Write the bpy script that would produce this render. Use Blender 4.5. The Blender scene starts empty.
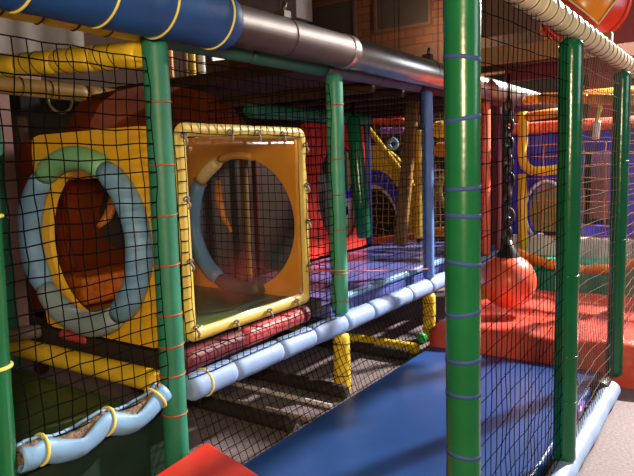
import bpy, math, random
import numpy as np
from mathutils import Vector, Matrix, noise
C = bpy.context.scene.collection
PI = math.pi
rnd = random.Random(7)

# ------------------------------------------------------------------ camera
F, CX, CY, H = 620.0, 317.0, 238.0, 1.55
_p, _r, _y = map(math.radians, (6.9, 1.83, 34.7))
_fw = np.array([math.cos(_y), math.sin(_y), 0]); _rt = np.array([math.sin(_y), -math.cos(_y), 0]); _up = np.array([0, 0, 1.0])
_f = _fw * math.cos(_p) - _up * math.sin(_p); _u = _up * math.cos(_p) + _fw * math.sin(_p)
_r2 = _rt * math.cos(_r) - _u * math.sin(_r); _u2 = _u * math.cos(_r) + _rt * math.sin(_r)
RM = np.array([_r2, _u2, _f])
cam_d = bpy.data.cameras.new('camera'); cam = bpy.data.objects.new('camera', cam_d); C.objects.link(cam)
cam_d.sensor_width = 36; cam_d.lens = F / 634 * 36; cam_d.clip_end = 60; cam_d.clip_start = 0.05
cam.matrix_world = Matrix(((_r2[0], _u2[0], -_f[0], 0), (_r2[1], _u2[1], -_f[1], 0), (_r2[2], _u2[2], -_f[2], H), (0, 0, 0, 1)))
bpy.context.scene.camera = cam

def at(px, py, X=None, Y=None, Z=None):
    """point of the place seen at a pixel of the photograph, on a real plane X, Y or Z"""
    d = RM.T @ np.array([(px - CX) / F, -(py - CY) / F, 1.0])
    t = X / d[0] if X is not None else (Y / d[1] if Y is not None else (Z - H) / d[2])
    return Vector((t * d[0], t * d[1], H + t * d[2]))

# ------------------------------------------------------------------ world, light, exposure
vs = bpy.context.scene.view_settings
vs.view_transform = 'Standard'; vs.look = 'None'; vs.gamma = 1.0; vs.exposure = 0.15; vs.use_curve_mapping = False
w = bpy.data.worlds.new('world'); bpy.context.scene.world = w; w.use_nodes = True
w.node_tree.nodes['Background'].inputs[0].default_value = (1.0, 0.78, 0.6, 1); w.node_tree.nodes['Background'].inputs[1].default_value = 0.11

def light(name, kind, loc, target, energy, color, **kw):
    d = bpy.data.lights.new(name, kind); d.energy = energy; d.color = color
    for k, v in kw.items(): setattr(d, k, v)
    o = bpy.data.objects.new(name, d); C.objects.link(o); o.location = loc
    o.rotation_euler = (Vector(target) - Vector(loc)).to_track_quat('-Z', 'Y').to_euler()
    return o
light('hall_spot', 'SPOT', (9.4, -1.2, 5.1), (4.9, 1.6, 0.3), 7500, (1.0, 0.93, 0.86), spot_size=math.radians(48), spot_blend=0.7, shadow_soft_size=0.12)
light('hall_lamp', 'AREA', (10.6, 0.5, 4.3), (5.0, 2.2, 1.5), 520, (1.0, 0.93, 0.85), shape='DISK', size=0.7)
light('hall_window', 'AREA', (4.0, -3.6, 2.8), (5.6, 1.0, 0.5), 75, (0.8, 0.86, 1.0), shape='RECTANGLE', size=2.4, size_y=1.6)
light('front_fill', 'AREA', (-0.6, -0.6, 2.0), (2.1, 2.8, 1.3), 104, (1.0, 0.76, 0.46), shape='DISK', size=0.5)  # added fill from the camera side for the yellow panels, no fixture there
light('hood_fill', 'POINT', (2.7, 4.0, 1.3), (0, 0, 0), 3.5, (1.0, 0.7, 0.4), shadow_soft_size=0.08)  # added light behind the hood so its plastic glows, no real fixture
light('aisle_fill', 'POINT', (6.4, 1.0, 3.0), (0, 0, 0), 230, (1.0, 0.9, 0.8), shadow_soft_size=0.12)  # invented light brightening the mattress, far panels and pipe highlight
light('back_fill', 'POINT', (9.3, 4.1, 3.6), (0, 0, 0), 60, (1.0, 0.75, 0.5), shadow_soft_size=0.05)  # unseen added light without a fixture, kept out of the camera's sight
light('upper_lamp', 'POINT', (7.0, 5.5, 4.3), (0, 0, 0), 16, (1.0, 0.6, 0.3), shadow_soft_size=0.1)

# ------------------------------------------------------------------ materials
MATS = {}
def mat(name, col, rough=0.4, metal=0.0, var=0.12, vscale=6.0, bump=0.15, bscale=14.0, coat=0.0, alpha=None, emit=None):
    if name in MATS: return MATS[name]
    m = bpy.data.materials.new(name); m.use_nodes = True; MATS[name] = m
    nt = m.node_tree; b = nt.nodes['Principled BSDF']; L = nt.links
    tc = nt.nodes.new('ShaderNodeTexCoord')
    n = nt.nodes.new('ShaderNodeTexNoise'); n.inputs['Scale'].default_value = vscale; n.inputs['Detail'].default_value = 4
    L.new(tc.outputs['Object'], n.inputs['Vector'])
    r = nt.nodes.new('ShaderNodeValToRGB')
    r.color_ramp.elements[0].position = 0.3; r.color_ramp.elements[1].position = 0.7
    r.color_ramp.elements[0].color = tuple(c * (1 - var) for c in col) + (1,)
    r.color_ramp.elements[1].color = tuple(min(1, c * (1 + var)) for c in col) + (1,)
    L.new(n.outputs['Fac'], r.inputs['Fac']); L.new(r.outputs['Color'], b.inputs['Base Color'])
    b.inputs['Roughness'].default_value = rough; b.inputs['Metallic'].default_value = metal
    if coat: b.inputs['Coat Weight'].default_value = coat; b.inputs['Coat Roughness'].default_value = 0.12
    if bump:
        n2 = nt.nodes.new('ShaderNodeTexNoise'); n2.inputs['Scale'].default_value = bscale; n2.inputs['Detail'].default_value = 3
        L.new(tc.outputs['Object'], n2.inputs['Vector'])
        bp = nt.nodes.new('ShaderNodeBump'); bp.inputs['Strength'].default_value = bump; bp.inputs['Distance'].default_value = 0.02
        L.new(n2.outputs['Fac'], bp.inputs['Height']); L.new(bp.outputs['Normal'], b.inputs['Normal'])
    if 'cord' in name: b.inputs['Specular IOR Level'].default_value = 0.0; b.inputs['Roughness'].default_value = 0.9
    if alpha is not None: b.inputs['Alpha'].default_value = alpha
    if emit: b.inputs['Emission Color'].default_value = tuple(emit[:3]) + (1,); b.inputs['Emission Strength'].default_value = emit[3]
    return m
M_TEAL = mat('teal_foam', (0.022, 0.19, 0.115), 0.5)
M_TEALB = mat('teal_beam', (0.02, 0.12, 0.09), 0.5)
M_GREEN = mat('gloss_green_vinyl', (0.007, 0.115, 0.04), 0.26, bump=0.12, bscale=9)
M_DGREEN = mat('dark_green_vinyl', (0.005, 0.11, 0.045), 0.2, bump=0.1)
M_BLUEP = mat('post_blue', (0.12, 0.25, 0.6), 0.35)
M_YEL = mat('yellow_foam', (0.88, 0.58, 0.03), 0.42)
M_YELP = mat('yellow_plastic', (0.85, 0.46, 0.02), 0.3, var=0.06, bump=0.04)
M_AMB = mat('amber_plastic', (0.82, 0.42, 0.04), 0.35, var=0.12, bump=0.05)
M_YELV = mat('yellow_vinyl_border', (0.58, 0.42, 0.08), 0.5, bump=0.2)
M_LBLUE = mat('light_blue_foam', (0.17, 0.34, 0.58), 0.5, var=0.15)
M_PERI = mat('periwinkle_foam', (0.22, 0.33, 0.58), 0.6, var=0.08)
M_DBLUE = mat('deep_blue_vinyl', (0.006, 0.06, 0.23), 0.5, var=0.2)
M_RINGG = mat('ring_green', (0.2, 0.48, 0.25), 0.5)
M_CREAM = mat('cream_foam', (0.72, 0.64, 0.38), 0.36, var=0.08)
M_CREAMR = mat('cream_ring', (0.6, 0.5, 0.33), 0.45)
M_AMBR = mat('amber_ring', (0.62, 0.3, 0.08), 0.45)
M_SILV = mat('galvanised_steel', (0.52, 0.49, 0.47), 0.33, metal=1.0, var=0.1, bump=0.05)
M_STEEL = mat('dark_fitting', (0.1, 0.08, 0.07), 0.4, metal=0.7)
M_BLK = mat('black_cord', (0.006, 0.005, 0.005), 0.6, bump=0)
M_BLKR = mat('black_rubber', (0.012, 0.012, 0.013), 0.35, bump=0)
M_LITCORD = mat('lit_grey_cord', (0.16, 0.13, 0.11), 0.6, bump=0)  # black net cord made grey: the light on it put into its colour
M_BCORD = mat('brown_cord', (0.3, 0.17, 0.08), 0.6, bump=0)
M_RTIE = mat('red_tie', (0.45, 0.07, 0.02), 0.5, bump=0)
M_BTAPE = mat('blue_tape', (0.03, 0.06, 0.24), 0.75, bump=0)
M_YTIE = mat('yellow_tie', (0.85, 0.7, 0.15), 0.45, bump=0)
M_DTIE = mat('dark_seam', (0.06, 0.04, 0.02), 0.6, bump=0)
M_MATB = mat('blue_vinyl_mat', (0.016, 0.06, 0.22), 0.3, var=0.08, bump=0.12, bscale=3)
M_DECK = mat('violet_blue_vinyl', (0.12, 0.14, 0.42), 0.2, var=0.1, bump=0.05, bscale=3)
M_RED = mat('red_vinyl', (0.62, 0.035, 0.02), 0.4, bump=0.1)
M_REDM = mat('red_vinyl_crumpled', (0.68, 0.085, 0.055), 0.33, bump=0.8, bscale=5)
M_SALM = mat('salmon_foam', (0.7, 0.13, 0.07), 0.45)
M_BALLR = mat('orange_red_ball', (0.8, 0.11, 0.05), 0.35, var=0.05, bump=0.02)
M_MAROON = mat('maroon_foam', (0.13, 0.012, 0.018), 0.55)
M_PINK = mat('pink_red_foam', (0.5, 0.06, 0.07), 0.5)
M_TEALP = mat('teal_pad', (0.02, 0.33, 0.2), 0.4)
M_ORG = mat('orange_foam', (0.75, 0.25, 0.03), 0.4)
M_ORGP = mat('orange_plastic', (0.85, 0.27, 0.015), 0.25, bump=0.02, var=0.05)
M_REDP = mat('red_plastic', (0.62, 0.04, 0.015), 0.22, bump=0.02, var=0.05)
M_RBRN = mat('red_brown_plastic', (0.19, 0.04, 0.01), 0.42, var=0.25, bump=0.05)
M_RBRN.node_tree.nodes['Principled BSDF'].inputs['Specular IOR Level'].default_value = 0.1
M_BLUEW = mat('blue_panel', (0.05, 0.05, 0.62), 0.4)
M_WHITE = mat('white_vinyl', (0.75, 0.7, 0.68), 0.4)
M_PURP = mat('purple_foam', (0.25, 0.1, 0.5), 0.4)
M_BROWNP = mat('brown_padding', (0.2, 0.11, 0.03), 0.5)
M_TAN = mat('tan_board', (0.3, 0.15, 0.06), 0.6)
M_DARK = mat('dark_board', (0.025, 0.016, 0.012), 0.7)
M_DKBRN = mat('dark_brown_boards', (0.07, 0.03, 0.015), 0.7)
M_GRNMAT = mat('dark_green_mat', (0.04, 0.085, 0.03), 0.35)
M_OLIVE = mat('olive_green_mat', (0.16, 0.16, 0.03), 0.4, var=0.25, vscale=4)
M_GREY = mat('grey_foam', (0.22, 0.17, 0.16), 0.55)
M_DKRED = mat('dark_red_wall', (0.22, 0.02, 0.012), 0.55)
M_SEAT = mat('orange_brown_seat', (0.5, 0.12, 0.01), 0.35, var=0.35, vscale=30)
M_OLIVEY = mat('olive_board', (0.35, 0.28, 0.06), 0.5)

def make_translucent(m, fac, col):
    nt = m.node_tree; b = nt.nodes['Principled BSDF']; out = nt.nodes['Material Output']
    t = nt.nodes.new('ShaderNodeBsdfTranslucent'); t.inputs[0].default_value = col; x = nt.nodes.new('ShaderNodeMixShader'); x.inputs[0].default_value = fac
    nt.links.new(b.outputs[0], x.inputs[1]); nt.links.new(t.outputs[0], x.inputs[2]); nt.links.new(x.outputs[0], out.inputs[0])
make_translucent(M_RBRN, 0.5, (0.55, 0.15, 0.04, 1))
make_translucent(M_AMB, 0.3, (0.9, 0.45, 0.06, 1))
def floor_mat():
    m = bpy.data.materials.new('brown_carpet'); m.use_nodes = True; nt = m.node_tree; L = nt.links; b = nt.nodes['Principled BSDF']
    tc = nt.nodes.new('ShaderNodeTexCoord'); n = nt.nodes.new('ShaderNodeTexNoise'); n.inputs['Scale'].default_value = 60; n.inputs['Detail'].default_value = 6
    r = nt.nodes.new('ShaderNodeValToRGB'); r.color_ramp.elements[0].position = 0.3; r.color_ramp.elements[1].position = 0.75
    r.color_ramp.elements[0].color = (0.15, 0.112, 0.112, 1); r.color_ramp.elements[1].color = (0.24, 0.187, 0.195, 1)
    L.new(tc.outputs['Object'], n.inputs['Vector']); L.new(n.outputs['Fac'], r.inputs['Fac']); L.new(r.outputs['Color'], b.inputs['Base Color'])
    bp = nt.nodes.new('ShaderNodeBump'); bp.inputs['Strength'].default_value = 0.3; bp.inputs['Distance'].default_value = 0.01
    L.new(n.outputs['Fac'], bp.inputs['Height']); L.new(bp.outputs['Normal'], b.inputs['Normal']); b.inputs['Roughness'].default_value = 0.75
    return m
def brick_mat():
    m = bpy.data.materials.new('orange_brick'); m.use_nodes = True; nt = m.node_tree; L = nt.links; b = nt.nodes['Principled BSDF']
    tc = nt.nodes.new('ShaderNodeTexCoord'); mp = nt.nodes.new('ShaderNodeMapping'); mp.inputs['Rotation'].default_value = (0, math.radians(90), math.radians(90))
    sx = nt.nodes.new('ShaderNodeSeparateXYZ'); cx = nt.nodes.new('ShaderNodeCombineXYZ')
    L.new(tc.outputs['Object'], sx.inputs[0]); L.new(sx.outputs[1], cx.inputs[0]); L.new(sx.outputs[2], cx.inputs[1])
    k = nt.nodes.new('ShaderNodeTexBrick'); k.inputs['Scale'].default_value = 1.0
    k.inputs['Brick Width'].default_value = 0.34; k.inputs['Row Height'].default_value = 0.13; k.inputs['Mortar Size'].default_value = 0.014
    k.inputs['Color1'].default_value = (0.12, 0.035, 0.012, 1); k.inputs['Color2'].default_value = (0.085, 0.025, 0.008, 1); k.inputs['Mortar'].default_value = (0.05, 0.02, 0.01, 1)
    L.new(cx.outputs[0], k.inputs['Vector']); L.new(k.outputs['Color'], b.inputs['Base Color']); b.inputs['Roughness'].default_value = 0.7
    return m

# ------------------------------------------------------------------ mesh builder
class MB:
    def __init__(s): s.v = []; s.f = []; s.sm = []
    def add(s, vs, fs, smooth=True):
        o = len(s.v); s.v += [tuple(v) for v in vs]; s.f += [tuple(i + o for i in f) for f in fs]; s.sm += [smooth] * len(fs); return s
    def box(s, x0, x1, y0, y1, z0, z1):
        v = [(x, y, z) for x in (x0, x1) for y in (y0, y1) for z in (z0, z1)]
        return s.add(v, [(0, 1, 3, 2), (4, 6, 7, 5), (0, 4, 5, 1), (2, 3, 7, 6), (0, 2, 6, 4), (1, 5, 7, 3)], False)
    def obox(s, a, b, width, depth, side):
        a, b = Vector(a), Vector(b); d = (b - a).normalized(); u = Vector(side); u = (u - d * u.dot(d)).normalized(); n = d.cross(u)
        v = [p + u * (sx * width / 2) + n * (sy * depth / 2) for p in (a, b) for sx in (-1, 1) for sy in (-1, 1)]
        return s.add(v, [(0, 1, 3, 2), (4, 6, 7, 5), (0, 4, 5, 1), (2, 3, 7, 6), (0, 2, 6, 4), (1, 5, 7, 3)], False)
    def tube(s, pts, r, n=14, closed=False, caps=True, smooth=True):
        P = [Vector(p) for p in pts]; k = len(P); rr = r if isinstance(r, (list, tuple)) else [r] * k
        T = []
        for i in range(k):
            a = P[(i - 1) % k] if (closed or i > 0) else P[i]; b = P[(i + 1) % k] if (closed or i < k - 1) else P[i]
            T.append((b - a).normalized())
        ref = Vector((0, 0, 1)) if abs(T[0].z) < 0.9 else Vector((1, 0, 0))
        u = (ref - T[0] * ref.dot(T[0])).normalized(); vs = []
        for i in range(k):
            u = (u - T[i] * u.dot(T[i])).normalized(); w_ = T[i].cross(u)
            for j in range(n):
                a = 2 * PI * j / n; vs.append(P[i] + (u * math.cos(a) + w_ * math.sin(a)) * rr[i])
        fs = []
        for i in range(k if closed else k - 1):
            i2 = (i + 1) % k
            for j in range(n): fs.append((i * n + j, i * n + (j + 1) % n, i2 * n + (j + 1) % n, i2 * n + j))
        s.add(vs, fs, smooth)
        if caps and not closed:
            o = len(s.v) - k * n
            s.f.append(tuple(o + j for j in reversed(range(n)))); s.f.append(tuple(o + (k - 1) * n + j for j in range(n))); s.sm += [False, False]
        return s
    def sleeve(s, a, b, r, n=18, wob=0.02, seed=0, step=0.05, end=0.35):
        """padded foam tube with softly rounded ends and slight dents"""
        a, b = Vector(a), Vector(b); L_ = (b - a).length; k = max(4, int(L_ / step)); pts = []; rr = []
        ph = seed * 1.7
        ts = [0, 0.15 * r / L_, 0.45 * r / L_] + [i / k for i in range(1, k)] + [1 - 0.45 * r / L_, 1 - 0.15 * r / L_, 1]
        ts = sorted(t for t in ts if 0 <= t <= 1)
        for t in ts:
            d = min(t, 1 - t) * L_ / r
            e = 1 - end * max(0, 1 - d / 0.45) ** 2
            pts.append(a + (b - a) * t); rr.append(r * e * (1 + wob * math.sin(t * L_ * 9 + ph) + wob * 0.6 * math.sin(t * L_ * 23 + ph * 2)))
        return s.tube(pts, rr, n)
    def ring(s, c, axis, R, r, n=24, m=6, tilt=0.0):
        c = Vector(c); ax = Vector(axis).normalized(); ref = Vector((0, 0, 1)) if abs(ax.z) < 0.9 else Vector((1, 0, 0))
        u = (ref - ax * ref.dot(ax)).normalized(); w_ = ax.cross(u)
        return s.tube([c + (u * math.cos(2 * PI * i / n) + w_ * math.sin(2 * PI * i / n)) * R + ax * (tilt * math.cos(2 * PI * i / n)) for i in range(n)], r, m, closed=True)
    def band(s, c, r, h, tilt=0.0, n=32):
        c = Vector(c); vs = []
        for (rr, dz) in ((r - 0.002, -h / 2), (r, -h / 2), (r, h / 2), (r - 0.002, h / 2)):
            for j in range(n):
                a = 2 * PI * j / n; vs.append(c + Vector((rr * math.cos(a), rr * math.sin(a), dz + tilt * math.cos(a + 0.9))))
        return s.add(vs, [(i * n + j, i * n + (j + 1) % n, (i + 1) * n + (j + 1) % n, (i + 1) * n + j) for i in range(3) for j in range(n)])
    def lathe(s, c, prof, n=24):
        c = Vector(c); vs = [c + Vector((r * math.cos(2 * PI * j / n), r * math.sin(2 * PI * j / n), z)) for r, z in prof for j in range(n)]
        fs = [(i * n + j, i * n + (j + 1) % n, (i + 1) * n + (j + 1) % n, (i + 1) * n + j) for i in range(len(prof) - 1) for j in range(n)]
        return s.add(vs, fs)
    def plate(s, O, U, V, w_, h, th, hc, hr, corner=0.06, n=72):
        """plate in the plane U,V with rounded corners and an elliptical hole (centre hc, radii hr), thickness th along UxV"""
        O, U, V = Vector(O), Vector(U), Vector(V); N = U.cross(V).normalized(); out = []; inn = []
        angs = sorted([2 * PI * i / n for i in range(n)] + [math.atan2(b - hc[1], a - hc[0]) % (2 * PI) for a in (0, w_) for b in (0, h)])
        for a in angs:
            c_, s_ = math.cos(a), math.sin(a); inn.append((hc[0] + hr[0] * c_, hc[1] + hr[1] * s_))
            t = min([((w_ if c_ > 0 else 0) - hc[0]) / c_ if abs(c_) > 1e-6 else 1e9, ((h if s_ > 0 else 0) - hc[1]) / s_ if abs(s_) > 1e-6 else 1e9])
            x, y = hc[0] + t * c_, hc[1] + t * s_
            cx_ = min(max(x, corner), w_ - corner); cy_ = min(max(y, corner), h - corner)
            dx, dy = x - cx_, y - cy_; d = math.hypot(dx, dy)
            if abs(dx) > 1e-6 and abs(dy) > 1e-6 and d > corner: x, y = cx_ + dx / d * corner, cy_ + dy / d * corner
            out.append((x, y))
        k = len(angs); vs = []
        for off in (-th / 2, th / 2):
            for lst in (out, inn): vs += [O + U * p[0] + V * p[1] + N * off for p in lst]
        fs = []
        for i in range(k):
            j = (i + 1) % k
            fs += [(i, j, k + j, k + i), (2 * k + j, 2 * k + i, 3 * k + i, 3 * k + j), (j, i, 2 * k + i, 2 * k + j), (k + i, k + j, 3 * k + j, 3 * k + i)]
        return s.add(vs, fs, False)
    def build(s, name, m, parent=None, bevel=0, sub=0):
        me = bpy.data.meshes.new(name); me.from_pydata(s.v, [], s.f); me.materials.append(m)
        me.polygons.foreach_set('use_smooth', s.sm); me.update()
        o = bpy.data.objects.new(name, me); C.objects.link(o)
        if parent is not None: o.parent = parent; o.matrix_parent_inverse = Matrix.Translation(-parent.location)
        if bevel: b = o.modifiers.new('bevel', 'BEVEL'); b.width = bevel; b.segments = 3; b.limit_method = 'ANGLE'
        if sub: b = o.modifiers.new('sub', 'SUBSURF'); b.levels = b.render_levels = sub
        return o

def tag(o, label, cat, group=None, kind=None):
    o['label'] = label; o['category'] = cat
    if group: o['group'] = group
    o['kind'] = kind or 'thing'
    return o
def thing(name, label, cat, loc=(0, 0, 0), group=None):
    o = bpy.data.objects.new(name, None); C.objects.link(o); o.location = loc; o.empty_display_size = 0.1
    return tag(o, label, cat, group)
def struct(name, mb, m): o = mb.build(name, m); o['kind'] = 'structure'; return o

def post(x, y, z0, z1, r, m, label, ties=(), tie_m=None, tie_name='cable_tie', lower=None, lower_ties=(), group=None, tilt=0.0, tr=0.004, n=24, name='padded_post', lean=(0, 0)):
    """an upright padded post; lower = (z_top, material, radius) gives it a second sleeve underneath"""
    t = thing(name, label, 'post', (x, y, 0), group)
    q = lambda z: Vector((x + lean[0] * z, y + lean[1] * z, z))
    MB().sleeve(q(z0), q(z1), r, n, seed=x * 3 + y, wob=0.012).build('foam_sleeve', m, t)
    if tie_name == 'tape_band':
        for i, z in enumerate(ties): MB().band(q(z), r * 1.012 + 0.0005, 0.012, tilt * (((i * 5) % 4) - 1.5) / 1.5).build(tie_name, tie_m, t)
        ties = ()
    for i, z in enumerate(ties): MB().ring(q(z), (0, 0, 1), r * 1.0 + tr * 0.3, tr, 24, 6, tilt * (0.6 + 0.6 * ((i * 7) % 3 - 1))).build(tie_name, tie_m, t)
    if lower:
        zt, lm, lr = lower
        MB().sleeve(q(0.0), q(zt), lr, 20, seed=x + 1, wob=0.02).build('lower_sleeve', lm, t)
        MB().tube([q(zt - 0.02), q(z0 + 0.02)], 0.02, 10).build('steel_pipe', M_STEEL, t)
        for z in lower_ties: MB().ring(q(z), (0, 0, 1), lr + 0.001, 0.004, 24, 6).build(tie_name, M_DTIE, t)
    return t

def beam(a, b, r, m, label, joints=(), ties=(), tie_m=None, group=None, tr=0.004, name='foam_rail', wob=0.015, tie_name='cable_tie', gap=0.0, tilt=0.0, seed=0):
    """horizontal padded beam; joints split the foam into sleeves (fractions), ties are bands round it (fractions)"""
    a, b = Vector(a), Vector(b); t = thing(name, label, 'beam', a, group)
    cuts = [0] + list(joints) + [1]
    for i in range(len(cuts) - 1):
        MB().sleeve(a + (b - a) * (cuts[i] + gap), a + (b - a) * (cuts[i + 1] - gap), r, 20, wob=wob, seed=i + seed, end=0.28).build('foam_sleeve', m[i % len(m)] if isinstance(m, list) else m, t)
    for k in ties: MB().ring(a + (b - a) * k, b - a, r + tr * 0.3, tr, 24, 6, tilt).build(tie_name, tie_m, t)
    return t

def net(label, O, U, V, lu, lv, step, r, m, holes=(), bulge=0.0, wav=0.006, seed=0, group=None, extra=None, name='safety_net', stepv=None, slant=0.0):
    """knotted net in the plane U,V from O; holes are (u0,u1,v0,v1) left open; bulge pushes it along the normal"""
    O, U, V = Vector(O), Vector(U), Vector(V); N = U.cross(V).normalized(); mb = MB()
    nu = int(round(lu / step)); nv = int(round(lv / (stepv or step))); sv = lv / nv; su = lu / nu
    def pt(i, j):
        u, v = i * su, j * sv; x = Vector((u * 7 + seed, v * 7, seed * 2.3)); q = noise.noise_vector(x) * wav
        f = math.sin(PI * min(1, max(0, u / lu))) * math.sin(PI * min(1, max(0, v / lv)))
        return O + U * (u + q.x) + V * (v + q.y + slant * u) + N * (q.z * 1.5 + bulge * f)
    def inside(u, v): return any(a < u < b and c < v < d for a, b, c, d in holes)
    def run(seq):
        cur = []
        for (i, j) in seq:
            if inside(i * su, j * sv):
                if len(cur) > 1: mb.tube(cur, r, 4, caps=False)
                cur = []
            else: cur.append(pt(i, j))
        if len(cur) > 1: mb.tube(cur, r, 4, caps=False)
    for i in range(nu + 1): run([(i, j) for j in range(nv + 1)])
    for j in range(nv + 1): run([(i, j) for i in range(nu + 1)])
    o = mb.build(name, m); tag(o, label, 'net', group); return o

# ------------------------------------------------------------------ the setting
struct('floor', MB().box(-2.5, 12.2, -4.2, 9.2, -0.1, 0.0), floor_mat())
struct('ceiling', MB().box(-2.5, 12.2, -4.2, 9.2, 5.6, 5.7), M_DARK)
struct('wall_back', MB().box(12.0, 12.1, -4.2, 9.2, 0, 5.6), mat('brown_wall', (0.1, 0.045, 0.025), 0.7))
struct('wall_left', MB().box(-2.5, 12.0, 9.0, 9.1, 0, 5.6), M_DKBRN)

BRICK = brick_mat()
XB = 10.0
b0 = at(445, 28, X=XB)
struct('wall_brick', MB().box(XB, XB + 0.15, at(449, 30, X=XB).y, 9.0, 3.45, 5.6), BRICK)
def xrect(X, p0, p1):      # y and z ranges on the plane X
    a, b = at(*p0, X=X), at(*p1, X=X); return min(a.y, b.y), max(a.y, b.y), min(a.z, b.z), max(a.z, b.z)
for i, (p0, p1) in enumerate([((306, 10), (355, 42)), ((377, -8), (429, 22))]):
    y0, y1, z0, z1 = xrect(XB, p0, p1)
    f = MB().plate((XB - 0.03, y1 + 0.06, z0 - 0.06), (0, -1, 0), (0, 0, 1), y1 - y0 + 0.12, z1 - z0 + 0.12, 0.06, ((y1 - y0 + 0.12) / 2, (z1 - z0 + 0.12) / 2), ((y1 - y0) * 0.52, (z1 - z0) * 0.52), 0.05)
    o = struct('window_%d' % (i + 1), MB().box(XB - 0.02, XB - 0.005, y0, y1, z0, z1), M_DARK)
    fr = MB()
    for a, b in (((y0 - .05, y0), (z0 - .05, z1 + .05)), ((y1, y1 + .05), (z0 - .05, z1 + .05)), ((y0, y1), (z0 - .05, z0)), ((y0, y1), (z1, z1 + .05))):
        fr.box(XB - 0.05, XB - 0.002, a[0], a[1], b[0], b[1])
    fr.build('window_frame', M_DKBRN, o)
struct('wall_slatted', MB().box(XB - 0.02, XB + 0.15, 2.6, 9.0, 3.1, 3.45), M_DKBRN)
struct('trim_1', MB().box(XB - 0.1, XB + 0.15, 2.4, 5.2, 2.85, 3.1), M_TAN)
struct('wall_red', MB().box(11.7, 11.85, -4.2, 2.3, 0.0, 5.6), M_DKRED)
struct('wall_dark', MB().box(XB + 0.02, XB + 0.17, 2.3, 9.0, 0.0, 3.1), M_DARK)

# ------------------------------------------------------------------ near wall of the play frame, plane Y = 2.2
YL = 2.2; ZR = 2.15; YRL = 2.27
G_POST = None
post(1.933, YL, 0.0, 2.13, 0.058, M_TEAL, 'thick teal foam post with red ties between the ringed yellow hole and the framed window', (0.39, 0.582, 0.724, 0.872, 1.105, 1.334, 1.563, 1.843), M_RTIE, lean=(0.009, 0), tilt=0.004)
post(3.425, YL, 0.54, 2.11, 0.055, mat('pale_teal_foam', (0.05, 0.32, 0.2), 0.4), 'slim teal post with red ties on a yellow foot, right of the yellow framed window', (0.635, 0.819, 1.113, 1.337, 1.571, 1.917), M_RTIE, lower=(0.41, M_YEL, 0.058), lower_ties=(0.343, 0.124), tilt=0.003)
post(4.84, YL, 0.54, 2.11, 0.048, M_BLUEP, 'light blue post with a yellow foot behind the big green post', (), M_DTIE, lower=(0.41, M_YEL, 0.055), lower_ties=(0.33, 0.22, 0.1))
post(6.25, YL, 0.54, 2.11, 0.05, M_SALM, 'salmon red padded post just right of the big green post', (0.8, 1.2, 1.6), M_DTIE, lower=(0.41, M_YEL, 0.055))
post(1.075, YL, 0.0, 2.01, 0.062, M_GREEN, 'bright green post with yellow ties at the left edge of the photo', (0.42, 0.86, 1.4), M_YTIE, tr=0.008, lean=(0.03, 0))
post(1.93, 3.62, 0.0, 2.0, 0.06, M_TEAL, 'teal post with red ties at the back corner behind the yellow cross beams', (0.45, 0.62, 0.8, 0.98, 1.2, 1.5, 1.8), M_RTIE)

# lower padded beams
beam((2.02, YL, 0.475), (8.4, YL, 0.475), 0.067, M_PERI, 'long pale blue sausage beam running along the foot of the framed window net',
     joints=[x / 6.38 for x in (0.32, 0.72, 1.05, 1.42, 1.78, 2.08, 2.4, 2.78, 3.2, 3.7, 4.2, 4.9, 5.6)], ties=(0.018,), tie_m=M_YTIE, tr=0.006, wob=0.02)
# torn light blue foam split open along the top
def split_foam():
    t = thing('torn_foam_beam', 'sagging light blue foam beam torn open along its top, lower left', 'beam', (1.14, YL, 0.47))
    path = [at(*p, Y=YL - 0.02) for p in ((17, 459), (28, 455), (40, 449), (55, 449), (72, 444), (88, 434), (103, 421), (112, 422), (125, 421), (140, 412), (152, 402), (162, 390))]
    P = []
    for i in range(len(path) - 1):
        for k in range(3): P.append(path[i].lerp(path[i + 1], k / 3))
    P.append(path[-1])
    P = [P[0]] + [(P[i - 1] + P[i] * 2 + P[i + 1]) / 4 for i in range(1, len(P) - 1)] + [P[-1]]
    R = 0.058; vs = []; n = 20; fs = []
    for i, p in enumerate(P):
        s_ = i / (len(P) - 1); pinch = min(abs(s_ - c) for c in (0.0, 0.2, 0.58, 0.95)); op = 0.3 + 1.5 * min(0.2, pinch) / 0.2
        d = (P[min(i + 1, len(P) - 1)] - P[max(i - 1, 0)]).normalized(); side = Vector((0, -1, 0)); up = side.cross(d) * -1
        if up.z < 0: up = -up
        r = R * (0.9 + 0.25 * min(0.2, pinch) / 0.2)
        for j in range(n + 1):
            a = op / 2 + (2 * PI - op) * j / n
            vs.append(p + (up * math.cos(a + 0.25) + side * math.sin(a + 0.25)) * r * (1 + 0.02 * math.sin(i * 2.1 + j)))
    for i in range(len(P) - 1):
        for j in range(n): fs.append((i * (n + 1) + j, i * (n + 1) + j + 1, (i + 1) * (n + 1) + j + 1, (i + 1) * (n + 1) + j))
    o = MB().add(vs, fs).build('foam_sleeve', M_LBLUE, t); so = o.modifiers.new('solid', 'SOLIDIFY'); so.thickness = 0.012; so.offset = -1
    MB().tube([p + Vector((0, 0.0, 0.012)) for p in P], 0.036, 10).build('worn_core', mat('worn_foam', (0.17, 0.11, 0.075), 0.8, var=0.6, vscale=40, bump=0.8, bscale=60), t)
    for c in (0.2, 0.58, 0.95):
        i = int(c * (len(P) - 1)); MB().ring(P[i], P[i + 1] - P[i - 1], 0.058, 0.006).build('cable_tie', M_YTIE, t)
split_foam()

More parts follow.
